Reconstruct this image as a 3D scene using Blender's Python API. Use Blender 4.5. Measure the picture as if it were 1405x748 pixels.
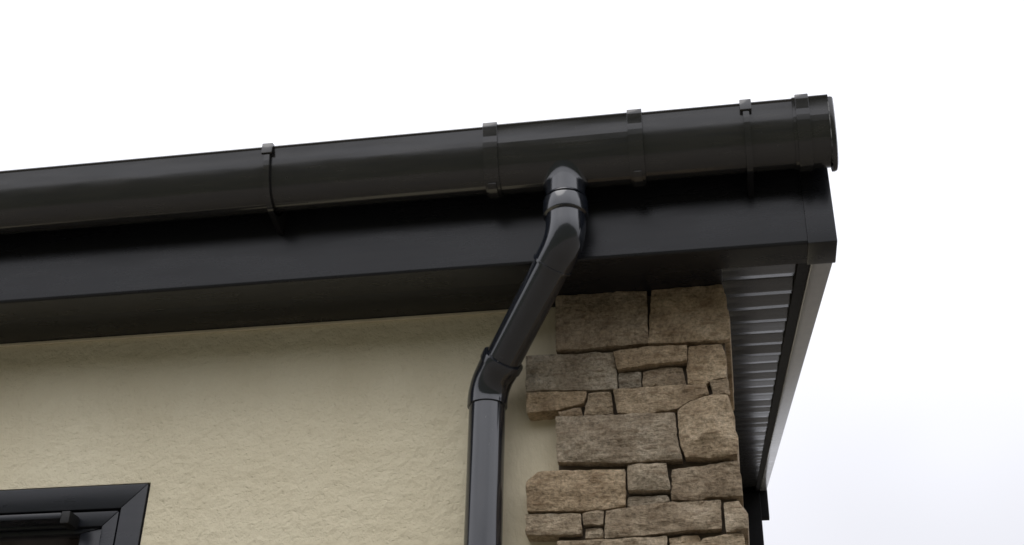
import bpy, bmesh, math, random
from mathutils import Vector, Matrix, noise, geometry
random.seed(7)
for o in list(bpy.data.objects): bpy.data.objects.remove(o)
S = bpy.context.scene
COL = S.collection

# ---------------------------------------------------------------- camera
W_PX, H_PX = 1405.0, 748.0
F_PX, YAW, PITCH, ROLL = 1737.05, -0.183399, 0.536054, 0.0216157
CAM = Vector((-0.02147, -2.16871, -1.22304))
fwd = Vector((math.sin(YAW)*math.cos(PITCH), math.cos(YAW)*math.cos(PITCH), math.sin(PITCH)))
rt0 = Vector((math.cos(YAW), -math.sin(YAW), 0)); up0 = rt0.cross(fwd)
rt = rt0*math.cos(ROLL) + up0*math.sin(ROLL); up = -rt0*math.sin(ROLL) + up0*math.cos(ROLL)
cd = bpy.data.cameras.new('camera'); cam = bpy.data.objects.new('camera', cd); COL.objects.link(cam)
m = Matrix((rt, up, -fwd)).transposed().to_4x4(); m.translation = CAM
cam.matrix_world = m
cd.sensor_width = 36; cd.sensor_fit = 'HORIZONTAL'; cd.lens = F_PX/W_PX*36
cd.clip_start = 0.05; cd.clip_end = 3000
S.camera = cam

# ---------------------------------------------------------------- sky: bright overcast
wd = bpy.data.worlds.new("World"); S.world = wd; wd.use_nodes = True
nt = wd.node_tree; nt.nodes.clear(); N = nt.nodes.new; L = nt.links.new
SKY_SHIFT = (5.0, 5.0, 5.0)
SUN_EL, SUN_AZ = math.radians(58), math.radians(205)      # azimuth measured from +y towards +x
out = N('ShaderNodeOutputWorld'); bg = N('ShaderNodeBackground'); bg.inputs['Strength'].default_value = 0.1
sky = N('ShaderNodeTexSky'); sky.sky_type = 'NISHITA'; sky.sun_disc = False
sky.sun_elevation = SUN_EL; sky.sun_rotation = SUN_AZ; sky.dust_density = 4; sky.air_density = 1.0
hs = N('ShaderNodeHueSaturation'); hs.inputs['Saturation'].default_value = 0.35
tc = N('ShaderNodeTexCoord'); sx = N('ShaderNodeSeparateXYZ')
L(tc.outputs['Generated'], sx.inputs[0])
el = N('ShaderNodeMapRange'); el.inputs['From Min'].default_value = 0; el.inputs['From Max'].default_value = 1
el.inputs['To Min'].default_value = 4.5; el.inputs['To Max'].default_value = 17.8
L(sx.outputs['Z'], el.inputs['Value'])
cn = N('ShaderNodeTexNoise'); cn.inputs['Scale'].default_value = 1.1; cn.inputs['Detail'].default_value = 4
cn.inputs['Roughness'].default_value = 0.5
so_ = N('ShaderNodeVectorMath'); so_.operation = 'ADD'; so_.inputs[1].default_value = SKY_SHIFT
L(tc.outputs['Generated'], so_.inputs[0]); L(so_.outputs[0], cn.inputs['Vector'])
cr = N('ShaderNodeMapRange'); cr.inputs['From Min'].default_value = .3; cr.inputs['From Max'].default_value = .7
cr.inputs['To Min'].default_value = .80; cr.inputs['To Max'].default_value = 1.16
L(cn.outputs['Fac'], cr.inputs['Value'])
mu = N('ShaderNodeMath'); mu.operation = 'MULTIPLY'; L(el.outputs[0], mu.inputs[0]); L(cr.outputs[0], mu.inputs[1])
cc = N('ShaderNodeVectorMath'); cc.operation = 'SCALE'; cc.inputs[0].default_value = (.97, .975, 1.04)
L(mu.outputs[0], cc.inputs['Scale'])
mx = N('ShaderNodeMixRGB'); mx.inputs['Fac'].default_value = .88
L(sky.outputs[0], hs.inputs['Color']); L(hs.outputs[0], mx.inputs['Color1']); L(cc.outputs[0], mx.inputs['Color2'])
L(mx.outputs[0], bg.inputs['Color']); L(bg.outputs[0], out.inputs['Surface'])

sd = bpy.data.lights.new('sun', 'SUN'); sd.energy = 0.5; sd.angle = math.radians(40); sd.color = (1, .97, .93)
so = bpy.data.objects.new('sun', sd); COL.objects.link(so)
sv = Vector((math.sin(SUN_AZ)*math.cos(SUN_EL), math.cos(SUN_AZ)*math.cos(SUN_EL), math.sin(SUN_EL)))
so.rotation_euler = sv.to_track_quat('Z', 'Y').to_euler(); so.location = (-2, -6, 8)

S.render.engine = 'CYCLES'
S.view_settings.view_transform = 'Standard'; S.view_settings.look = 'None'
S.view_settings.exposure = 0.4; S.view_settings.gamma = 1; S.view_settings.use_curve_mapping = False
S.cycles.filter_width = 1.6
S.cycles.max_bounces = 8; S.cycles.use_denoising = True
S.render.resolution_x = 1024; S.render.resolution_y = 545

# ---------------------------------------------------------------- materials
def mat(name):
    mt = bpy.data.materials.new(name); mt.use_nodes = True
    t = mt.node_tree; b = t.nodes['Principled BSDF']
    return mt, t, b
def nz(t, scale, detail=4, rough=.5, vec=None, stretch=None, coord='Object'):
    c = t.nodes.new('ShaderNodeTexCoord'); n = t.nodes.new('ShaderNodeTexNoise')
    n.inputs['Scale'].default_value = scale; n.inputs['Detail'].default_value = detail; n.inputs['Roughness'].default_value = rough
    src = c.outputs[coord]
    if stretch:
        mp = t.nodes.new('ShaderNodeMapping'); mp.inputs['Scale'].default_value = stretch
        t.links.new(src, mp.inputs['Vector']); src = mp.outputs['Vector']
    t.links.new(src, n.inputs['Vector'])
    return n
def ramp(t, src, stops):
    r = t.nodes.new('ShaderNodeValToRGB'); e = r.color_ramp.elements
    while len(e) < len(stops): e.new(.5)
    for i, (p, c) in enumerate(stops):
        e[i].position = p; e[i].color = (c[0], c[1], c[2], 1) if hasattr(c, '__len__') else (c, c, c, 1)
    t.links.new(src, r.inputs['Fac']); return r
def bump(t, b, src, strength, dist, prev=None):
    n = t.nodes.new('ShaderNodeBump'); n.inputs['Strength'].default_value = strength; n.inputs['Distance'].default_value = dist
    t.links.new(src, n.inputs['Height'])
    if prev: t.links.new(prev.outputs[0], n.inputs['Normal'])
    t.links.new(n.outputs[0], b.inputs['Normal']); return n

def plastic(name, col, dusty, r0, r1, stretch=(3, 30, 30), bumpd=.0012, ior=1.5, specks=.25):
    mt, t, b = mat(name)
    n = nz(t, 3.0, 5, .6, stretch=stretch)
    r = ramp(t, n.outputs['Fac'], [(.35, col), (.75, dusty)])
    ns = nz(t, 75, 3, .75, stretch=(1, 1, .8)); rs = ramp(t, ns.outputs['Fac'], [(.70, 0), (.76, 1)])
    nm = nz(t, 5, 2, .5); rm = ramp(t, nm.outputs['Fac'], [(.50, 0), (.66, 1)])
    pm = t.nodes.new('ShaderNodeMath'); pm.operation = 'MULTIPLY'; t.links.new(rs.outputs[0], pm.inputs[0]); t.links.new(rm.outputs[0], pm.inputs[1])
    sp = t.nodes.new('ShaderNodeMath'); sp.operation = 'MULTIPLY'; sp.inputs[1].default_value = specks; t.links.new(pm.outputs[0], sp.inputs[0])
    ms = t.nodes.new('ShaderNodeMixRGB'); ms.inputs['Color2'].default_value = (.30, .28, .25, 1)
    t.links.new(sp.outputs[0], ms.inputs['Fac']); t.links.new(r.outputs[0], ms.inputs['Color1'])
    t.links.new(ms.outputs[0], b.inputs['Base Color'])
    n2 = nz(t, 6, 6, .65, stretch=(1, 4, 4))
    mr = t.nodes.new('ShaderNodeMapRange'); mr.inputs['To Min'].default_value = r0; mr.inputs['To Max'].default_value = r1
    mr.inputs['From Min'].default_value = .3; mr.inputs['From Max'].default_value = .7
    t.links.new(n2.outputs['Fac'], mr.inputs['Value']); t.links.new(mr.outputs[0], b.inputs['Roughness'])
    n3 = nz(t, 9, 2, .4, stretch=(.35, 2, 2))
    bump(t, b, n3.outputs['Fac'], .5, bumpd)
    b.inputs['IOR'].default_value = ior
    return mt
M = {}
M['gutter'] = plastic('black_gutter_plastic', (.016, .016, .017), (.030, .028, .025), .10, .22, bumpd=.0022, ior=1.70)
M['pipe'] = plastic('black_pipe_plastic', (.012, .0145, .021), (.018, .020, .025), .09, .16, stretch=(20, 20, 4), bumpd=.0004, ior=1.82, specks=.75)
M['fascia'] = plastic('anthracite_foil', (.010, .011, .014), (.014, .0145, .017), .24, .34, stretch=(1, 40, 40), bumpd=.0005, ior=1.46, specks=.06)
M['soffit'] = plastic('dark_soffit_plastic', (.016, .016, .017), (.022, .021, .020), .13, .24, stretch=(6, 6, 6), bumpd=.0010, ior=1.24)
M['barge'] = plastic('verge_sky_reflection_tint', (.27, .275, .285), (.30, .303, .308), .14, .22, stretch=(20, 2, 20), bumpd=.0004, ior=1.75, specks=.1)  # sky reflection on the dark board put into a pale grey base
M['frame'] = plastic('anthracite_window_foil', (.012, .014, .019), (.018, .019, .024), .25, .36, stretch=(3, 30, 30), bumpd=.0005)

# cream textured render
mt, t, b = mat('cream_render')
n = nz(t, 2.2, 5, .6)
r = ramp(t, n.outputs['Fac'], [(.3, (.775, .695, .50)), (.7, (.84, .77, .575))])
n5 = nz(t, 90, 3, .7)
r5 = ramp(t, n5.outputs['Fac'], [(.32, .86), (.5, 1.0)])
ml = t.nodes.new('ShaderNodeMixRGB'); ml.blend_type = 'MULTIPLY'; ml.inputs['Fac'].default_value = .12
t.links.new(r.outputs[0], ml.inputs['Color1']); t.links.new(r5.outputs[0], ml.inputs['Color2'])
nd = nz(t, 1.6, 6, .65, stretch=(1.8, 1, .7)); rd = ramp(t, nd.outputs['Fac'], [(.38, (.84, .82, .78)), (.56, (1, 1, 1)), (.75, (1.04, 1.04, 1.03))])
md = t.nodes.new('ShaderNodeMixRGB'); md.blend_type = 'MULTIPLY'; md.inputs['Fac'].default_value = .4
t.links.new(ml.outputs[0], md.inputs['Color1']); t.links.new(rd.outputs[0], md.inputs['Color2'])
t.links.new(md.outputs[0], b.inputs['Base Color']); b.inputs['Roughness'].default_value = .9
b.inputs['Specular IOR Level'].default_value = .25
g1 = nz(t, 135, 3, .6, stretch=(.8, 1, 1.25)); g2 = nz(t, 34, 5, .6)
q1 = ramp(t, g1.outputs['Fac'], [(.32, 0), (.45, 1)])
b1 = bump(t, b, q1.outputs[0], .42, .0026); bump(t, b, g2.outputs['Fac'], .9, .008, b1)
M['render'] = mt
# plain smooth cream band beside the stones
mt, t, b = mat('smooth_cream_render')
n = nz(t, 5, 4, .6, stretch=(3, 1, 1))
r = ramp(t, n.outputs['Fac'], [(.3, (.70, .62, .445)), (.7, (.80, .72, .53))])
t.links.new(r.outputs[0], b.inputs['Base Color']); b.inputs['Roughness'].default_value = .9
g1 = nz(t, 55, 4, .6, stretch=(1, 1, .5)); bump(t, b, g1.outputs['Fac'], .7, .005)
M['smooth_render'] = mt

# sandstone
mt, t, b = mat('brown_sandstone')
oi = t.nodes.new('ShaderNodeObjectInfo')
c = t.nodes.new('ShaderNodeTexCoord'); ad = t.nodes.new('ShaderNodeVectorMath'); ad.operation = 'ADD'
sc = t.nodes.new('ShaderNodeVectorMath'); sc.operation = 'SCALE'; sc.inputs['Scale'].default_value = 40
cv = t.nodes.new('ShaderNodeCombineXYZ')
for k in range(3): t.links.new(oi.outputs['Random'], cv.inputs[k])
t.links.new(cv.outputs[0], sc.inputs[0]); t.links.new(c.outputs['Object'], ad.inputs[0]); t.links.new(sc.outputs[0], ad.inputs[1])
def sn(scale, det=5, ro=.6):
    n = t.nodes.new('ShaderNodeTexNoise'); n.inputs['Scale'].default_value = scale; n.inputs['Detail'].default_value = det
    n.inputs['Roughness'].default_value = ro; t.links.new(ad.outputs[0], n.inputs['Vector']); return n
a = sn(15, 6, .62); f = sn(150, 5, .75); w = sn(55, 6, .7)
r = ramp(t, a.outputs['Fac'], [(.30, (.30, .240, .168)), (.44, (.435, .362, .264)), (.56, (.535, .457, .342)), (.72, (.665, .59, .468))])
r2 = ramp(t, f.outputs['Fac'], [(.35, .55), (.48, .95), (.66, 1.28)])
m1 = t.nodes.new('ShaderNodeMixRGB'); m1.blend_type = 'MULTIPLY'; m1.inputs['Fac'].default_value = .95
t.links.new(r.outputs[0], m1.inputs['Color1']); t.links.new(r2.outputs[0], m1.inputs['Color2'])
mpv = t.nodes.new('ShaderNodeMapping'); mpv.inputs['Scale'].default_value = (.55, 1, 1.9); mpv.inputs['Rotation'].default_value = (0, .35, 0); t.links.new(ad.outputs[0], mpv.inputs['Vector'])
w2 = t.nodes.new('ShaderNodeTexNoise'); w2.inputs['Scale'].default_value = 60; w2.inputs['Detail'].default_value = 6; w2.inputs['Roughness'].default_value = .65; t.links.new(mpv.outputs[0], w2.inputs['Vector'])
r3 = ramp(t, w2.outputs['Fac'], [(.53, 0), (.66, 1)])
m2 = t.nodes.new('ShaderNodeMixRGB'); m2.inputs['Color2'].default_value = (.22, .155, .095, 1)
mm = t.nodes.new('ShaderNodeMath'); mm.operation = 'MULTIPLY'; mm.inputs[1].default_value = .6
t.links.new(r3.outputs[0], mm.inputs[0]); t.links.new(mm.outputs[0], m2.inputs['Fac']); t.links.new(m1.outputs[0], m2.inputs['Color1'])
r4 = ramp(t, oi.outputs['Random'], [(0, (.80, .74, .68)), (.3, (1.05, 1.0, .95)), (.55, (1.12, 1.0, .86)), (.8, (.90, .93, .97)), (1, (1.0, .88, .76))])
m3 = t.nodes.new('ShaderNodeMixRGB'); m3.blend_type = 'MULTIPLY'; m3.inputs['Fac'].default_value = 1
t.links.new(m2.outputs[0], m3.inputs['Color1']); t.links.new(r4.outputs[0], m3.inputs['Color2'])
t.links.new(m3.outputs[0], b.inputs['Base Color']); b.inputs['Roughness'].default_value = .92
b.inputs['Specular IOR Level'].default_value = .2
b1 = bump(t, b, f.outputs['Fac'], 1.0, .0045); b2 = bump(t, b, w.outputs['Fac'], .8, .009, b1); bump(t, b, w2.outputs['Fac'], .9, .010, b2)
M['stone'] = mt
def plain(name, col, rough=.9, scale=30, var=.25):
    mt, t, b = mat(name); n = nz(t, scale, 5, .6)
    r = ramp(t, n.outputs['Fac'], [(.3, [x*(1-var) for x in col]), (.7, [x*(1+var) for x in col])])
    t.links.new(r.outputs[0], b.inputs['Base Color']); b.inputs['Roughness'].default_value = rough
    bump(t, b, n.outputs['Fac'], .5, .004); return mt
M['mortar'] = plain('dark_joint_mortar', (.10, .078, .055))
M['gravel'] = plain('brown_gravel_ground', (.118, .106, .088), .95, 18, .35)
M['turf'] = plain('rough_grass', (.065, .068, .04), .95, 6, .4)
M['slate'] = plain('grey_roof_slate', (.06, .062, .068), .6, 8, .2)
M['cladding'] = plain('dark_rear_cladding', (.007, .007, .008), .85, 10, .2); M['cladding'].node_tree.nodes['Principled BSDF'].inputs['Specular IOR Level'].default_value = .2
M['inside'] = plain('dim_room_plaster', (.25, .2, .18), .9, 4, .1)
mt, t, b = mat('rubber_gasket'); b.inputs['Base Color'].default_value = (.008, .008, .008, 1); b.inputs['Roughness'].default_value = .6
M['rubber'] = mt
mt, t, b = mat('mottled_grey_edge'); b.inputs['Base Color'].default_value = (.22, .22, .21, 1); b.inputs['Roughness'].default_value = .5  # mottled grey for the pale strip on the stop end
n = nz(t, 60, 3, .6); r = ramp(t, n.outputs['Fac'], [(.4, (.05, .05, .05)), (.62, (.30, .30, .29))]); t.links.new(r.outputs[0], b.inputs['Base Color'])
M['uneven'] = mt
mt, t, b = mat('window_glass'); b.inputs['Base Color'].default_value = (.75, .74, .74, 1); b.inputs['Roughness'].default_value = .02
b.inputs['Transmission Weight'].default_value = 1; b.inputs['IOR'].default_value = 1.5
M['glass'] = mt

# ---------------------------------------------------------------- helpers
def link(name, bm, material, parent=None, smooth=None, bevel=None):
    if bevel: bmesh.ops.bevel(bm, geom=bm.edges[:], offset=bevel, segments=2, affect='EDGES', profile=.6)
    bmesh.ops.recalc_face_normals(bm, faces=bm.faces[:])
    me = bpy.data.meshes.new(name); bm.to_mesh(me); bm.free()
    me.materials.append(M[material])
    if smooth is not None:
        for p in me.polygons: p.use_smooth = True
        me.set_sharp_from_angle(angle=math.radians(smooth))
    o = bpy.data.objects.new(name, me); COL.objects.link(o)
    if parent: o.parent = parent
    return o
def empty(name, parent=None, loc=(0, 0, 0)):
    o = bpy.data.objects.new(name, None); COL.objects.link(o); o.location = loc; o.empty_display_size = .1
    if parent: o.parent = parent
    return o
def attach(o, parent):
    o.parent = parent; o.matrix_parent_inverse = Matrix.Translation(-parent.location) if parent.location.length else Matrix.Identity(4)
def tag(o, label, cat=None, group=None):
    o['label'] = label
    if cat: o['category'] = cat
    if group: o['group'] = group
    return o
def box(bm, x0, x1, y0, y1, z0, z1):
    v = [bm.verts.new((x, y, z)) for x in (x0, x1) for y in (y0, y1) for z in (z0, z1)]
    for i in ((0, 1, 3, 2), (4, 6, 7, 5), (0, 4, 5, 1), (2, 3, 7, 6), (0, 2, 6, 4), (1, 5, 7, 3)):
        bm.faces.new([v[k] for k in i])
    return v
def boxo(name, mt, parent, x0, x1, y0, y1, z0, z1, bevel=.002):
    bm = bmesh.new(); box(bm, x0, x1, y0, y1, z0, z1)
    return link(name, bm, mt, parent, 35, bevel)
def extrude_x(bm, prof, xs):
    """closed (y,z) profile swept through the x stations"""
    rings = [[bm.verts.new((x, y, z)) for y, z in prof] for x in xs]
    k = len(prof)
    for a, b2 in zip(rings, rings[1:]):
        for i in range(k): bm.faces.new((a[i], a[(i+1) % k], b2[(i+1) % k], b2[i]))
    bm.faces.new(rings[0][::-1]); bm.faces.new(rings[-1])
def slope_prism(bm, prof, y0, y1):
    """(x,z) profile swept along the roof slope from y0 to y1"""
    r = [[bm.verts.new((x, y, z + SL*y)) for x, z in prof] for y in (y0, y1)]
    k = len(prof)
    for i in range(k): bm.faces.new((r[0][i], r[0][(i+1) % k], r[1][(i+1) % k], r[1][i]))
    bm.faces.new(r[0][::-1]); bm.faces.new(r[1])
def tube(bm, pts, rads, seg=40, inner=None, cap=True):
    pts = [Vector(p) for p in pts]; n = len(pts); rings = []
    tang = []
    for i in range(n):
        a = pts[max(i-1, 0)]; c2 = pts[min(i+1, n-1)]
        k = i
        d = (c2 - a)
        if d.length < 1e-9: d = Vector((0, 0, -1))
        tang.append(d.normalized())
    ref = Vector((1, 0, 0))
    for i in range(n):
        tv = tang[i]; ref = (ref - tv*ref.dot(tv)).normalized(); o2 = tv.cross(ref)
        rings.append([bm.verts.new(pts[i] + (ref*math.cos(2*math.pi*j/seg) + o2*math.sin(2*math.pi*j/seg))*rads[i]) for j in range(seg)])
    for a, b2 in zip(rings, rings[1:]):
        for j in range(seg): bm.faces.new((a[j], a[(j+1) % seg], b2[(j+1) % seg], b2[j]))
    if cap: bm.faces.new(rings[0][::-1]); bm.faces.new(rings[-1])
def px_on_y(px, py, y):
    v = fwd + rt*((px - W_PX/2)/F_PX) + up*((H_PX/2 - py)/F_PX)
    return CAM + v*((y - CAM.y)/v.y)

GROUND = -2.85
SL, ZB = 0.29587, 0.0434          # slope of the roof; height of the verge underside above y = 0
FY, FZ = -0.1796, -0.0046         # face and lower edge of the fascia board
HX0, HY1 = -6.0, 5.40

# ---------------------------------------------------------------- ground
bm = bmesh.new()
v = [bm.verts.new((x, y, GROUND)) for x, y in ((-900, -900), (900, -900), (900, 900), (-900, 900))]; bm.faces.new(v)
g = link('ground', bm, 'gravel'); g['kind'] = 'structure'; g['label'] = 'brown gravel ground around the house'

# unseen grassy bank, added to darken reflections and block low sky
bm = bmesh.new(); rows = []
for j in range(16):
    yy = -7 - j*1.0; rise = 6.9*min(1, max(0, j/9.0))**1.3 if j < 12 else 6.9 - (j-11)*.1
    rows.append([bm.verts.new((x*2.0, yy, GROUND + .004 + rise*(1 + .10*noise.noise((x*.35, yy*.3, 0))) + ((.25*noise.noise((x*.9, yy*.9, 5)) + (.9*abs(noise.noise((x*.6, 2, 9))) if j > 8 else 0)) if j else 0))) for x in range(-45, 46)])
for a_, b_ in zip(rows, rows[1:]):
    for i in range(90): bm.faces.new((a_[i], a_[i+1], b_[i+1], b_[i]))
g = link('added_grass_bank', bm, 'turf', smooth=60); g['kind'] = 'structure'; g['label'] = 'unseen grassy bank added across the yard for its dark reflection'

# ---------------------------------------------------------------- house
house = empty('house', loc=(0, 0, GROUND))
tag(house, 'modern house corner with cream render, brown stone quoin, dark eaves and shallow roof', 'house')
HL = -GROUND
def part(o): o.parent = house; o.matrix_parent_inverse = Matrix.Translation((0, 0, HL)); return o

WX0, WX1, WZ0, WZ1 = -2.06, -1.1290, -1.45, -0.3290      # window opening
bm = bmesh.new()
xs = [HX0, WX0, WX1, -0.05]; zs = [GROUND, WZ0, WZ1, 0.06]
vv = {}
def gv(x, y, z):
    k = (round(x, 5), round(y, 5), round(z, 5))
    if k not in vv: vv[k] = bm.verts.new((x, y, z))
    return vv[k]
for i in range(3):
    for j in range(3):
        if i == 1 and j == 1: continue
        for y in (0, .25):
            bm.faces.new([gv(xs[i], y, zs[j]), gv(xs[i+1], y, zs[j]), gv(xs[i+1], y, zs[j+1]), gv(xs[i], y, zs[j+1])])
for a, c2 in (((WX0, WZ0), (WX1, WZ0)), ((WX1, WZ0), (WX1, WZ1)), ((WX1, WZ1), (WX0, WZ1)), ((WX0, WZ1), (WX0, WZ0))):
    bm.faces.new([gv(a[0], 0, a[1]), gv(c2[0], 0, c2[1]), gv(c2[0], .25, c2[1]), gv(a[0], .25, a[1])])
wall = part(link('render_wall', bm, 'render')); wall['label'] = 'cream textured render wall'
def slab_x(name, mt, x0, x1, y0, y1, top):
    bm = bmesh.new()
    vs = [[bm.verts.new(p) for p in ((x, y0, GROUND), (x, y1, GROUND), (x, y1, top + SL*y1), (x, y0, top + SL*y0))] for x in (x0, x1)]
    bm.faces.new(vs[0][::-1]); bm.faces.new(vs[1])
    for k in range(4): bm.faces.new((vs[0][k], vs[0][(k+1) % 4], vs[1][(k+1) % 4], vs[1][k]))
    return part(link(name, bm, mt))
gw = slab_x('gable_wall', 'render', -.25, -.047, .002, HY1 - .3, ZB + .03); gw['label'] = 'cream render gable wall'
slab_x('wall', 'render', HX0 - .2, HX0 - .002, 0, HY1, ZB + .03)
part(boxo('wall', 'inside', None, HX0, -.26, HY1 - .3, HY1 - .1, GROUND, 1.62, .002))
# smooth margin of render next to the quoin, behind the downpipe
bm = bmesh.new()
nzs = 60
pl = []
for k in range(nzs+1):
    z = -.004 - k*(2.8/nzs)
    pl.append((bm.verts.new((-.440 + .006*noise.noise((0, 3, z*9)), -.0025, z)), bm.verts.new((-.05, -.0025, z))))
for a, c2 in zip(pl, pl[1:]): bm.faces.new((a[0], a[1], c2[1], c2[0]))
o = part(link('render_margin', bm, 'smooth_render')); o['label'] = 'smooth cream margin of render beside the quoin'

# ---- fascia, eaves soffit, corner box
fascia = part(empty('fascia_board')); fascia.matrix_parent_inverse = Matrix.Translation((0, 0, HL))
fascia['label'] = 'anthracite fascia board behind the gutter'
def fasc_profile():
    p = [(FY, .25), (FY, FZ+.006)]
    for k in range(1, 5):
        a = math.pi/2*k/4; p.append((FY + .006*(1-math.cos(a)), FZ + .006*(1-math.sin(a))))
    p += [(FY+.070, FZ), (FY+.070, FZ+.014), (FY+.022, FZ+.014), (FY+.022, .25)]
    return p
bm = bmesh.new(); extrude_x(bm, fasc_profile(), [HX0-.3, -3.2, .160])
link('board', bm, 'fascia', fascia, 30)
# corner cap: a folded cover strip over the end of the board
bm = bmesh.new()
pr = [(FY-.003, .20), (FY-.003, FZ-.0025), (FY+.074, FZ-.0025), (FY+.074, .03), (FY+.060, .20)]
r0 = [[bm.verts.new((x, y, z)) for y, z in pr] for x in (.1495, .2015)]
for v in r0[1]:
    v.co.x -= max(0, (v.co.z - .03))*.005
for k in range(5): bm.faces.new((r0[0][k], r0[0][(k+1) % 5], r0[1][(k+1) % 5], r0[1][k]))
bm.faces.new(r0[0][::-1]); bm.faces.new(r0[1])
o = link('corner_cap', bm, 'fascia', fascia, 35, .0025); o['label'] = 'folded corner cap at the end of the fascia'
es = part(boxo('eaves_soffit', 'fascia', None, HX0-.3, -.006, FY+.066, .0, FZ+.0045, FZ+.02, .001))
es['label'] = 'plain black soffit under the eaves'
# thin white bead where soffit meets the render
bd = part(boxo('sealant_bead', 'smooth_render', None, HX0, -.39, -.006, -.0008, -.0065, FZ+.004, .001))

# ---- verge: sloping soffit boards, trim, bargeboard
soff = part(empty('verge_soffit')); soff.matrix_parent_inverse = Matrix.Translation((0, 0, HL))
soff['label'] = 'ribbed dark soffit of short boards under the verge'
PIT = .137; ang = math.atan(SL); ct = math.cos(ang)
bm = bmesh.new()
hw = PIT/ct/2 - .0065
prof = [(-hw, .012), (-hw, .006), (-hw+.006, 0), (-hw*.55, -.0003), (0, -.0005), (hw*.55, -.0003), (hw-.006, 0), (hw, .006), (hw, .012)]
extrude_x(bm, prof, [-.046, .0, .05, .10, .150])
sb0 = link('soffit_board', bm, 'soffit', None, 50); bme = sb0.data
NB = 39
lift = .014
for k in range(NB):
    o = sb0 if k == 0 else sb0.copy()
    if k: COL.objects.link(o)
    y = -.0571 + PIT/2 + (k-1)*PIT if k else -.083
    o.parent = soff
    o.location = (0, y, ZB + SL*y + lift)
    if k == 0: o.scale = (1, .34, 1)
    else: o.scale = (1, 1, 1)
    o.rotation_euler = (ang + math.radians(-6.0 + (3.0 if k in (1, 5, 8, 11, 13, 16, 19, 21, 24) else 0) + random.uniform(-.9, 1.1)), math.radians(random.uniform(-.5, .5)), math.radians(random.uniform(-.35, .35)))
bm = bmesh.new(); slope_prism(bm, [(-.046, ZB+lift+.014), (.162, ZB+lift+.014), (.162, ZB+lift+.03), (-.046, ZB+lift+.03)], -.105, HY1)
o = link('backing_board', bm, 'cladding', soff)
bm = bmesh.new(); slope_prism(bm, [(.1385, ZB+.0025), (.1612, ZB+.0025), (.1612, ZB+lift+.012), (.1385, ZB+lift+.012)], -.105, HY1)
o = part(link('edge_trim', bm, 'cladding', None)); o['label'] = 'black edge trim between soffit and bargeboard'
bm = bmesh.new(); slope_prism(bm, [(.162, ZB), (.2030, ZB), (.2030, ZB+.20), (.162, ZB+.20)], -.104, HY1-.03)
o = part(link('bargeboard', bm, 'barge', None, 35, .0025)); o['label'] = 'long bargeboard rising along the verge, pale sky reflection put into its colour'
# rear end of the verge
o = part(boxo('rear_fascia', 'cladding', None, HX0-.3, .2075, HY1-.028, HY1+.03, 1.463, 1.86, .003))
o = part(boxo('rear_cladding', 'cladding', None, -.26, .160, HY1-.09, HY1-.035, GROUND, 1.60, .004)); o['label'] = 'dark cladding at the far end of the gable'

# ---- roof with slate courses
roof = part(empty('roof')); roof.matrix_parent_inverse = Matrix.Translation((0, 0, HL)); roof['label'] = 'shallow pitched slate roof'
bm = bmesh.new(); slope_prism(bm, [(HX0-.25, ZB+.21), (.2, ZB+.21), (.2, ZB+.245), (HX0-.25, ZB+.245)], -.155, HY1+.02); link('deck', bm, 'slate', roof)
bm = bmesh.new()
for k in range(22):
    y0 = -.215 + k*.25; y1 = y0 + .30
    prof = [(HX0-.28, 0), (.205, 0), (.205, .008), (HX0-.28, .008)]
    ra = [[bm.verts.new((x, y, ZB+.252 + SL*y + z + (.014 if y == y0 else 0))) for x, z in prof] for y in (y0, y1)]
    for i in range(4): bm.faces.new((ra[0][i], ra[0][(i+1) % 4], ra[1][(i+1) % 4], ra[1][i]))
    bm.faces.new(ra[0][::-1]); bm.faces.new(ra[1])
o = link('slate_courses', bm, 'slate', roof); o['kind'] = 'stuff'

# ---- window
win = part(empty('window')); win.matrix_parent_inverse = Matrix.Translation((0, 0, HL)); win['label'] = 'anthracite framed window set flush in the render'
def mitred(name, mt, x0, x1, z0, z1, w, y0, y1, bevel, parent, wt=None):
    """four bars with mitred corners, each its own mesh"""
    O = [(x0, z0), (x1, z0), (x1, z1), (x0, z1)]; wt = wt or w; I = [(x0+w, z0+w), (x1-w, z0+w), (x1-w, z1-wt), (x0+w, z1-wt)]
    for k in range(4):
        bm = bmesh.new(); e = .0004
        q = [O[k], O[(k+1) % 4], I[(k+1) % 4], I[k]]
        cx = sum(p[0] for p in q)/4; cz = sum(p[1] for p in q)/4
        a = [bm.verts.new((x + (cx-x)*e, y0, z + (cz-z)*e)) for x, z in q]; c2 = [bm.verts.new((x, y1, z)) for x, z in q]
        bm.faces.new(a); bm.faces.new(c2[::-1])
        for i in range(4): bm.faces.new((a[i], a[(i+1) % 4], c2[(i+1) % 4], c2[i]))
        link(name, bm, mt, parent, 35, bevel)
mitred('outer_frame', 'frame', WX0+.003, WX1-.003, WZ0+.003, WZ1-.003, .048, -.004, .066, .0022, win)
mitred('gasket', 'rubber', WX0+.0505, WX1-.0505, WZ0+.0505, WZ1-.0505, .006, .008, .05, .0005, win)
sx0, sx1, sz0, sz1 = WX0+.055, WX1-.055, WZ0+.055, WZ1-.055
mitred('sash_frame', 'frame', sx0, sx1, sz0, sz1, .030, -.0015, .06, .003, win)
mitred('glazing_bead', 'frame', sx0+.0305, sx1-.0305, sz0+.0305, sz1-.0305, .046, .006, .05, .003, win, .010)
boxo('pane', 'glass', win, sx0+.07, sx1-.07, .022, .028, sz0+.07, sz1-.036, .0005)
vent = boxo('vent_hood', 'frame', win, sx0+.12, -1.281, -.040, -.002, -.4095, -.3975, .003); vent['label'] = 'trickle vent hood above the glass'
boxo('vent_end_cap', 'rubber', vent, -1.2805, -1.262, -.042, -.002, -.420, -.3955, .003)
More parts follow.
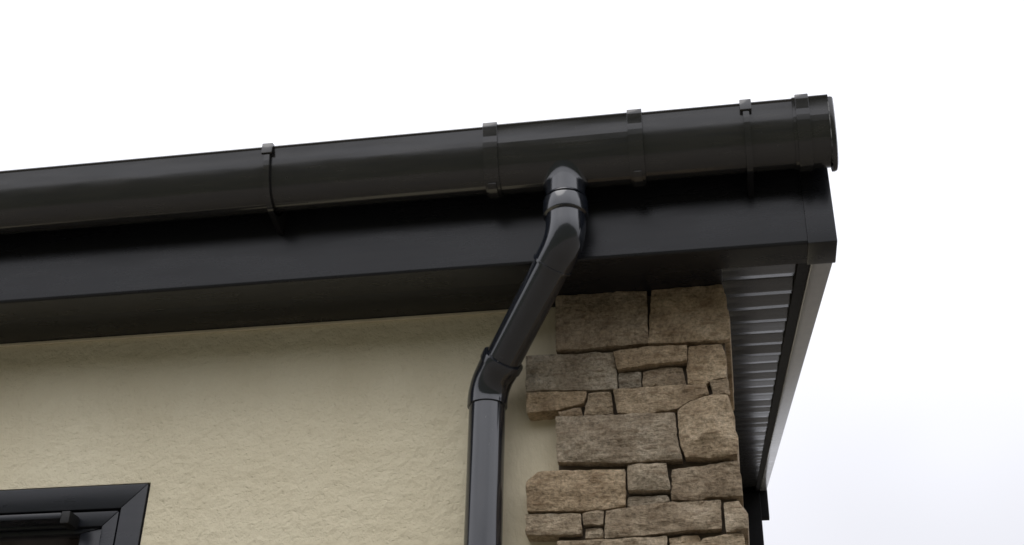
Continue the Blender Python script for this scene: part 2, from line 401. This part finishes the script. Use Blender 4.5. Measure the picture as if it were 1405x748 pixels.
boxo('blind', 'inside', win, sx0+.01, sx1-.01, .18, .184, -.9, sz1, .001)
boxo('sill', 'frame', win, WX0-.04, WX1+.04, -.05, .0, WZ0-.035, WZ0-.002, .004)

# ---------------------------------------------------------------- stone quoin
quoin = part(empty('stone_quoin')); quoin.matrix_parent_inverse = Matrix.Translation((0, 0, HL)); quoin['label'] = 'quoin of rough brown sandstone blocks at the house corner'
ST = -.043
PX = [  # outline of each stone in photograph pixels, clockwise from the top left
 [(763,402),(887,394),(888,440),(889,470),(850,474),(763,482)],
 [(894,394),(990,385),(996,410),(1001,440),(1002,464),(960,468),(889.5,470.5)],
 [(721,487),(800,484),(840,482.5),(845,505),(846,533),(722,535.5)],
 [(842,483),(880,478),(942,475.5),(942,497),(912,499),(885,502),(847,508)],
 [(944.5,476),(990,472),(996,492),(997,517),(975,520),(971,526),(943,527)],
 [(848.5,510),(878,508.5),(879,528),(849,530.5)],
 [(881.5,509),(908,503),(936,502.5),(941,526),(882,529)],
 [(974,522),(998,519),(1001.5,541),(979,540)],
 [(721.5,538),(806,536),(800,553),(766,561),(722,566)],
 [(766,563.5),(796,557.5),(798,568.5),(770,571)],
 [(807,539.5),(837,537),(840.5,566),(801,568)],
 [(842,535),(900,531),(968,527.5),(973,541),(950,549),(929,561),(882,569),(848,568)],
 [(930,566),(948,553),(975,544),(999,543.5),(1007,575),(1013,615),(1012,625),(980,630),(942,628),(933,610)],
 [(763,573),(850,571),(926,569.5),(928,598),(932,615),(937,632),(860,636),(765,634)],
 [(722.5,662),(738,648),(790,645),(857,643.5),(858,693),(829,699),(724,701.5)],
 [(861.5,640),(915,638),(919,673),(862,674)],
 [(861,680),(914,678),(919,686),(892,692.5),(861,693)],
 [(922,645),(965,639),(1013,632),(1019,680),(968,681),(962,686),(922,686)],
 [(720.5,704),(796,705),(798.5,732.5),(721,733)],
 [(799,705),(828.5,701),(827,719),(801,720)],
 [(802,723),(825,722.5),(826,736),(803,737)],
 [(831.5,701),(900,692),(988.5,687),(990,726),(930,729),(900,733),(829.5,738.5)],
 [(993,690),(1014,688),(1025,706),(1027,726),(997,730)],
 [(764,741),(840,740),(914,735.5),(916,790),(764,792)],
 [(918,737),(958,732),(962,741),(919,744)],
 [(965,740),(995,733),(1021,731),(1026,788),(919,790),(919,746),(962,744)],
]
PROUD = {12: -.014, 13: -.012, 15: -.012, 22: -.006, 0: -.004, 2: .002, 3: -.010, 5: .010, 6: .008, 16: .008, 9: .008, 20: .010, 19: -.004, 21: -.006, 17: -.002, 11: -.006, 24: .008}
BULGE = {12: .014, 15: .010, 22: .008, 13: .006, 14: .004}
stone_n = 0
def make_stone(poly, face_y, back_y, res=.0065, amp=.0062, seed=0, side=False):
    """poly in (x,z); a rough-faced block with worn arrises"""
    global stone_n
    cx = sum(p[0] for p in poly)/len(poly); cz = sum(p[1] for p in poly)/len(poly)
    b = []
    for (xa, za), (xb, zb) in zip(poly, poly[1:]+poly[:1]):
        ln = math.hypot(xb-xa, zb-za); k = max(1, int(round(ln/res)))
        for i in range(k):
            t_ = i/k; b.append(Vector((xa+(xb-xa)*t_, za+(zb-za)*t_)))
    n = len(b)
    sm = [(b[i-1] + b[i]*9 + b[(i+1) % n])/11 for i in range(n)]           # knock the corners off
    c = Vector((cx, cz)); so = seed*17.3
    out_ = []
    for p in sm:
        d = (p - c); l = d.length
        j = noise.noise((p.x*55+so, p.y*55, 3.1))*.0022 + noise.noise((p.x*150, p.y*150+so, 1))*.0016
        out_.append(p + d.normalized()*(j + .0007) if l > 1e-6 else p)
    bm = bmesh.new()
    maxx = max(p.x for p in out_); maxz = max(p.y for p in out_); minz = min(p.y for p in out_); minx = min(p.x for p in out_)
    segs = [(out_[i], out_[(i+1) % n]) for i in range(n)]
    def edge_dist(q):
        best = 9.0
        for p0, p1 in segs:
            d = p1 - p0; t_ = max(0, min(1, (q-p0).dot(d)/max(d.length_squared, 1e-12)))
            best = min(best, (p0 + d*t_ - q).length)
        return best
    def inside(q):
        r_ = False
        for p0, p1 in segs:
            if (p0.y > q.y) != (p1.y > q.y) and q.x < (p1.x-p0.x)*(q.y-p0.y)/(p1.y-p0.y)+p0.x: r_ = not r_
        return r_
    pts2 = list(out_); dist = [0.0]*n
    zq = minz + res*.5; odd = 0
    while zq < maxz:
        xq = minx + (res*.5 if odd else 0)
        while xq < maxx:
            q = Vector((xq + random.uniform(-.25, .25)*res, zq + random.uniform(-.25, .25)*res))
            if inside(q):
                e = edge_dist(q)
                if e > res*.35: pts2.append(q); dist.append(e)
            xq += res
        zq += res*.87; odd ^= 1
    cv, ce, cf, *_ = geometry.delaunay_2d_cdt(pts2, [(i, (i+1) % n) for i in range(n)], [], 1, 1e-6)
    tilt = (random.uniform(-.03, .03), random.uniform(-.04, .04))
    def front(q, e):
        h = (noise.fractal((q.x*42+so, q.y*42, so), .7, 2.1, 5)*amp*.75
             + noise.noise((q.x*17+so, so, q.y*17))*amp*.6)
        # split-face ledges: quantised low noise
        l_ = noise.noise((q.x*22+so*2, 7.7, q.y*30+so)); h += (round(l_*2.2)/2.2)*amp*.45
        w_ = max(0, 1 - e/.003)
        return face_y - h*(1-.45*w_) + w_*w_*.0014 + (q.x-cx)*tilt[0] + (q.y-cz)*tilt[1] - min(1, e/.04)*BULGE.get(seed, .001)
    dmap = {}
    fv = []
    for q in cv:
        e = edge_dist(Vector(q)); fv.append(bm.verts.new((q[0], front(Vector(q), e), q[1])))
    for f_ in cf:
        try: bm.faces.new([fv[i] for i in f_])
        except ValueError: pass
    bm.edges.ensure_lookup_table()
    be = [e for e in bm.edges if len(e.link_faces) == 1]
    r_ = bmesh.ops.extrude_edge_only(bm, edges=be)
    nv = [g_ for g_ in r_['geom'] if isinstance(g_, bmesh.types.BMVert)]
    for v_ in nv: v_.co.y = back_y
    o = link('stone', bm, 'stone', quoin, 27); stone_n += 1
    return o
for i, pl in enumerate(PX):
    fy = ST + PROUD.get(i, random.uniform(-.005, .004))*.65
    poly = []
    for q in pl:
        p = px_on_y(q[0], q[1], ST); poly.append((p.x, min(p.z, -.0015)))
    corner = max(p[0] for p in poly) > -.025
    make_stone(poly, fy, random.uniform(.16, .30) if corner else .0, seed=i)
# courses below the picture, down to the ground
z = -.575; row = 0
while z > GROUND + .02:
    h = random.choice([.05, .075, .095, .12]); h = min(h, z - GROUND - .005)
    x0 = -.383 if row % 2 else -.327; x = x0
    while x < -.004:
        wv = random.uniform(.09, .2)
        if -.0 - (x + wv) < .07: wv = -x
        poly = [(x+.002, z-.002), (x+wv-.003, z-.002), (x+wv-.003, z-h+.003), (x+.002, z-h+.003)]
        make_stone(poly, ST + random.uniform(-.006, .004), random.uniform(.16, .3) if x+wv > -.01 else 0, res=.02, seed=50+stone_n)
        x += wv
    z -= h; row += 1
boxo('joint_bed', 'mortar', quoin, -.3245, -.010, -.026, -.0035, GROUND, -.003, .001)
boxo('joint_bed', 'mortar', quoin, -.046, -.010, -.0005, .17, GROUND, .03, .001)

# ---------------------------------------------------------------- gutter
RX, DZ, LIPZ = .0555, .106, .2292
YC = FY - .005 - RX
gut = empty('gutter', loc=(0, YC, LIPZ - DZ))
tag(gut, 'black half round plastic gutter fixed along the fascia with clips and outlet', 'gutter')
def gpart(o): attach(o, gut); return o
def arc(off, a0=0, a1=math.pi, n=28, dz=0):
    return [(YC - (RX+off)*math.cos(a0+(a1-a0)*i/n), LIPZ + dz - (DZ+off)*math.sin(a0+(a1-a0)*i/n)) for i in range(n+1)]
def shell(x0, x1, off, th, mt='gutter', lip=0, name='gutter_channel', parent=None, bev=None, a0=0, a1=math.pi, xs=None, dz=0):
    bm = bmesh.new()
    o_ = arc(off, a0, a1, dz=dz); i_ = arc(off-th, a0, a1, dz=dz)[::-1]
    if lip:
        c = (YC - (RX+off) - .001, LIPZ + .000); bead = [(c[0] + .0038*math.cos(a), c[1] + .0036*math.sin(a)) for a in [math.radians(x) for x in (-20, 20, 60, 100, 140, 180, 220, 250)]]
        prof = bead + o_[2:] + i_
    else: prof = o_ + i_
    extrude_x(bm, prof, xs or [x0, x1])
    return link(name, bm, mt, parent, 40, bev)
# slightly wavy long length so the reflections are not ruler straight
ch = gpart(shell(0, 0, 0, .003, lip=1, xs=[-6.2, -4, -2, -1.2, -.42])); ch['label'] = 'long length of gutter'
gpart(shell(0, 0, 0, .003, lip=1, xs=[-.145, 0, .16]))
def strap(x0, x1, off, name='union_strap', hook=.004):
    """band round the gutter that hooks over the lip"""
    bm = bmesh.new(); th = .0035
    o_ = arc(off, 0, math.pi, 30); i_ = arc(off-th, 0, math.pi, 30)[::-1]
    top = [(YC-RX+.010, LIPZ+.0055), (YC-RX-off*.6, LIPZ+.0052+hook*.3), (YC-RX-off-.0035, LIPZ+.0055), (YC-RX-off-.0035, LIPZ-.004)]
    extrude_x(bm, top + o_[2:] + i_, [x0, x1])
    return gpart(link(name, bm, 'gutter', None, 40, .0009))
# running outlet
ro = gpart(shell(-.420, -.140, .0035, .003, lip=1, name='running_outlet', bev=.0006))
strap(-.4295, -.4020, .0075); strap(-.1585, -.1311, .0075)
for x in (-.4160, -.1450):          # small clip tongue under each strap
    bm = bmesh.new(); th = .006
    pr = arc(.0115, 1.15, 1.75, 8) + arc(.0065, 1.15, 1.75, 8)[::-1]
    extrude_x(bm, pr, [x-.008, x+.008]); gpart(link('clip_tongue', bm, 'gutter', None, 40, .001))
# fascia brackets
def bracket(x):
    bm = bmesh.new()
    p = arc(.0085, .10, 2.5, 26) + arc(.0030, .10, 2.5, 26)[::-1]
    extrude_x(bm, p, [x-.0055, x+.0055]); o = gpart(link('fascia_bracket', bm, 'gutter', None, 40, .0010))
    bm = bmesh.new(); q = [(YC-RX+.012, LIPZ+.0055), (YC-RX-.004, LIPZ+.0056), (YC-RX-.0113, LIPZ+.0048), (YC-RX-.0115, LIPZ-.018), (YC-RX-.0062, LIPZ-.019), (YC-RX-.0062, LIPZ+.003), (YC-RX+.010, LIPZ+.004)]
    extrude_x(bm, q, [x-.0105, x+.0105]); c = link('bracket_clip', bm, 'gutter', None, 35, .0012); c.parent = o
    bm = bmesh.new()   # back plate and brace against the fascia
    y0, y1 = FY-.0045, FY-.0005
    q = [(y0, LIPZ+.0), (y1, LIPZ+.0), (y1, LIPZ-.115), (y0, LIPZ-.115), (YC+.022, LIPZ-.088), (YC+.014, LIPZ-.0905), (YC+.02, LIPZ-.083), (y0-.004, LIPZ-.095)]
    q = [(y0, LIPZ), (y1, LIPZ), (y1, LIPZ-.126), (y0-.002, LIPZ-.126), (YC-.005, LIPZ-DZ-.011), (YC-.005, LIPZ-DZ-.0045), (y0, LIPZ-.070)]
    extrude_x(bm, q, [x-.0055, x+.0055]); c = link('back_plate', bm, 'cladding', None, 35, .001); c.parent = o
    return o
for x in (-.853, .0574, -1.75, -2.65, -3.55, -4.45): bracket(x)
# stop end
gpart(shell(.1400, .2040, .0030, .003, lip=1, name='stop_end', bev=.0006))
strap(.1455, .1694, .0070, 'stop_end_strap')
bm = bmesh.new()
ring = []
for x, off in ((.2040, .0028), (.2080, .0030), (.2120, .0012), (.2140, -.004), (.2146, -.012)):
    pts = arc(off, 0, math.pi, 28)
    pts = [(y, z - max(0, -(z-LIPZ)-.05)*.18) for y, z in pts]
    pts += [(YC+RX*.5, LIPZ+.004+min(0, off)), (YC-RX*.5, LIPZ+.004+min(0, off))]
    ring.append([bm.verts.new((x, y, z)) for y, z in pts])
for a, c in zip(ring, ring[1:]):
    k = len(a)
    for i in range(k): bm.faces.new((a[i], a[(i+1) % k], c[(i+1) % k], c[i]))
bm.faces.new(ring[0][::-1]); bm.faces.new(ring[-1])
ec = gpart(link('end_plate', bm, 'gutter', None, 40))
bm = bmesh.new(); extrude_x(bm, arc(.0052, .12, 1.45, 20) + arc(.0030, .12, 1.45, 20)[::-1], [.2028, .2042])
e = link('pale_edge', bm, 'uneven', None); gpart(e); e['label'] = 'pale uneven edge of the stop end'

# ---------------------------------------------------------------- downpipe
OX = -.2814
PXX, PY = -.4549, -.055
dp = empty('downpipe', loc=(PXX, PY, GROUND))
tag(dp, 'black round downpipe with offset bends from gutter outlet to cream wall', 'downpipe')
def dpart(o): attach(o, dp); return o
A = Vector((OX, YC, .004)); B = Vector((PXX, PY, -.196))
D = (B - A).normalized(); DN = Vector((0, 0, -1))
def fillet(P, d0, d1, rad, n=10):
    """points of an arc that turns from d0 to d1 at P"""
    th = d0.angle(d1); cut = rad*math.tan(th/2)
    s = P - d0*cut; nrm = (d1 - d0*d1.dot(d0)).normalized(); c = s + nrm*rad
    return [c + (-nrm*math.cos(th*i/n) + d0*math.sin(th*i/n))*rad for i in range(n+1)]
# outlet spigot under the running outlet (part of the gutter)
bm = bmesh.new()
zz = [(.170, .0370), (.094, .0370), (.0930, .0385), (.0905, .0390), (.0895, .036)]
tube(bm, [(OX, YC, z) for z, r_ in zz], [r_ for z, r_ in zz], 56)
def gut_z(y): return LIPZ - (DZ+.0036)*math.sqrt(max(0, 1 - ((y-YC)/(RX+.0036))**2))
fr = []; NS = 56
for j in range(NS):                      # moulded fillet where the spigot leaves the trough
    th = 2*math.pi*j/NS; c_, s_ = math.cos(th), math.sin(th); r1, r2 = .0372, .0455
    zi = gut_z(YC + r1*s_); ze = gut_z(YC + r2*s_) + .0012
    col_ = []
    for i in range(7):
        u_ = i/6; rr_ = (1-u_)**2*r1 + 2*u_*(1-u_)*r1 + u_*u_*r2; z_ = (1-u_)**2*(zi-.014) + 2*u_*(1-u_)*zi + u_*u_*ze
        col_.append(bm.verts.new((OX + rr_*c_, YC + rr_*s_, z_)))
    fr.append(col_)
for j in range(NS):
    for i in range(6): bm.faces.new((fr[j][i], fr[(j+1) % NS][i], fr[(j+1) % NS][i+1], fr[j][i+1]))
gpart(link('outlet_spigot', bm, 'pipe', None, 50))
bm = bmesh.new(); tube(bm, [(OX, YC, .0905), (OX, YC, .084)], [.0355]*2, 40); dpart(link('seal_ring', bm, 'rubber', None, 40))
# upper bend with its socket collar
bm = bmesh.new()
zz = [(.0860, .0385), (.0850, .0410), (.0820, .0418), (.0560, .0418), (.0535, .0410), (.0525, .0385), (.0510, .0365)]
tube(bm, [(OX, YC, z) for z, r_ in zz], [r_ for z, r_ in zz], 48); col1 = dpart(link('socket_collar', bm, 'pipe', None, 40))
fp = fillet(A, DN, D, .060, 14)
pts = [Vector((OX, YC, .0515))] + fp + [fp[-1] + D*.022, fp[-1] + D*.0225, fp[-1]+D*.0265, fp[-1] + D*.027]
rr = [.0366] + [.0368]*len(fp) + [.0368, .0385, .0385, .0355]
bm = bmesh.new(); tube(bm, pts, rr, 48); ub = dpart(link('upper_bend', bm, 'pipe', None, 40)); ub['label'] = 'upper bend below the gutter outlet'
sA = fp[-1] + D*.02
fp2 = fillet(B, D, DN, .066, 14)
sB = fp2[0]
bm = bmesh.new(); tube(bm, [sA, sA.lerp(sB, .5), sB], [.0342]*3, 48); op = dpart(link('offset_pipe', bm, 'pipe', None, 40)); op['label'] = 'slanting offset length of pipe'
# lower bend: flared socket, turn, spigot
s0 = sB - D*.036
pts = [s0, s0+D*.0006, s0+D*.004, s0+D*.016, s0+D*.0168] + [s0 + D*.03] + fp2 + [fp2[-1]+DN*.006, fp2[-1]+DN*.0066]
rr = [.0345, .0402, .0410, .0406, .0385, .0380] + [.0376]*len(fp2) + [.0374, .0338]
bm = bmesh.new(); tube(bm, pts, rr, 48); lb = dpart(link('lower_bend', bm, 'pipe', None, 40)); lb['label'] = 'lower bend turning onto the wall'
z0 = fp2[-1].z - .004
bm = bmesh.new(); tube(bm, [(PXX, PY, z0), (PXX, PY, -1.5), (PXX, PY, GROUND+.03)], [.034]*3, 56); sp = dpart(link('straight_pipe', bm, 'pipe', None, 40)); sp['label'] = 'straight vertical length of pipe'
for z in (-.95, -2.2):
    bm = bmesh.new(); tube(bm, [(PXX, PY, z-.015), (PXX, PY, z+.015)], [.0375]*2, 40); k = dpart(link('pipe_clip', bm, 'pipe', None, 40, None))
    bm = bmesh.new(); box(bm, PXX-.06, PXX+.06, -.016, -.003, z-.014, z+.014); c = link('clip_plate', bm, 'pipe', None, 35, .003); c.parent = k; c.matrix_parent_inverse = Matrix.Identity(4)
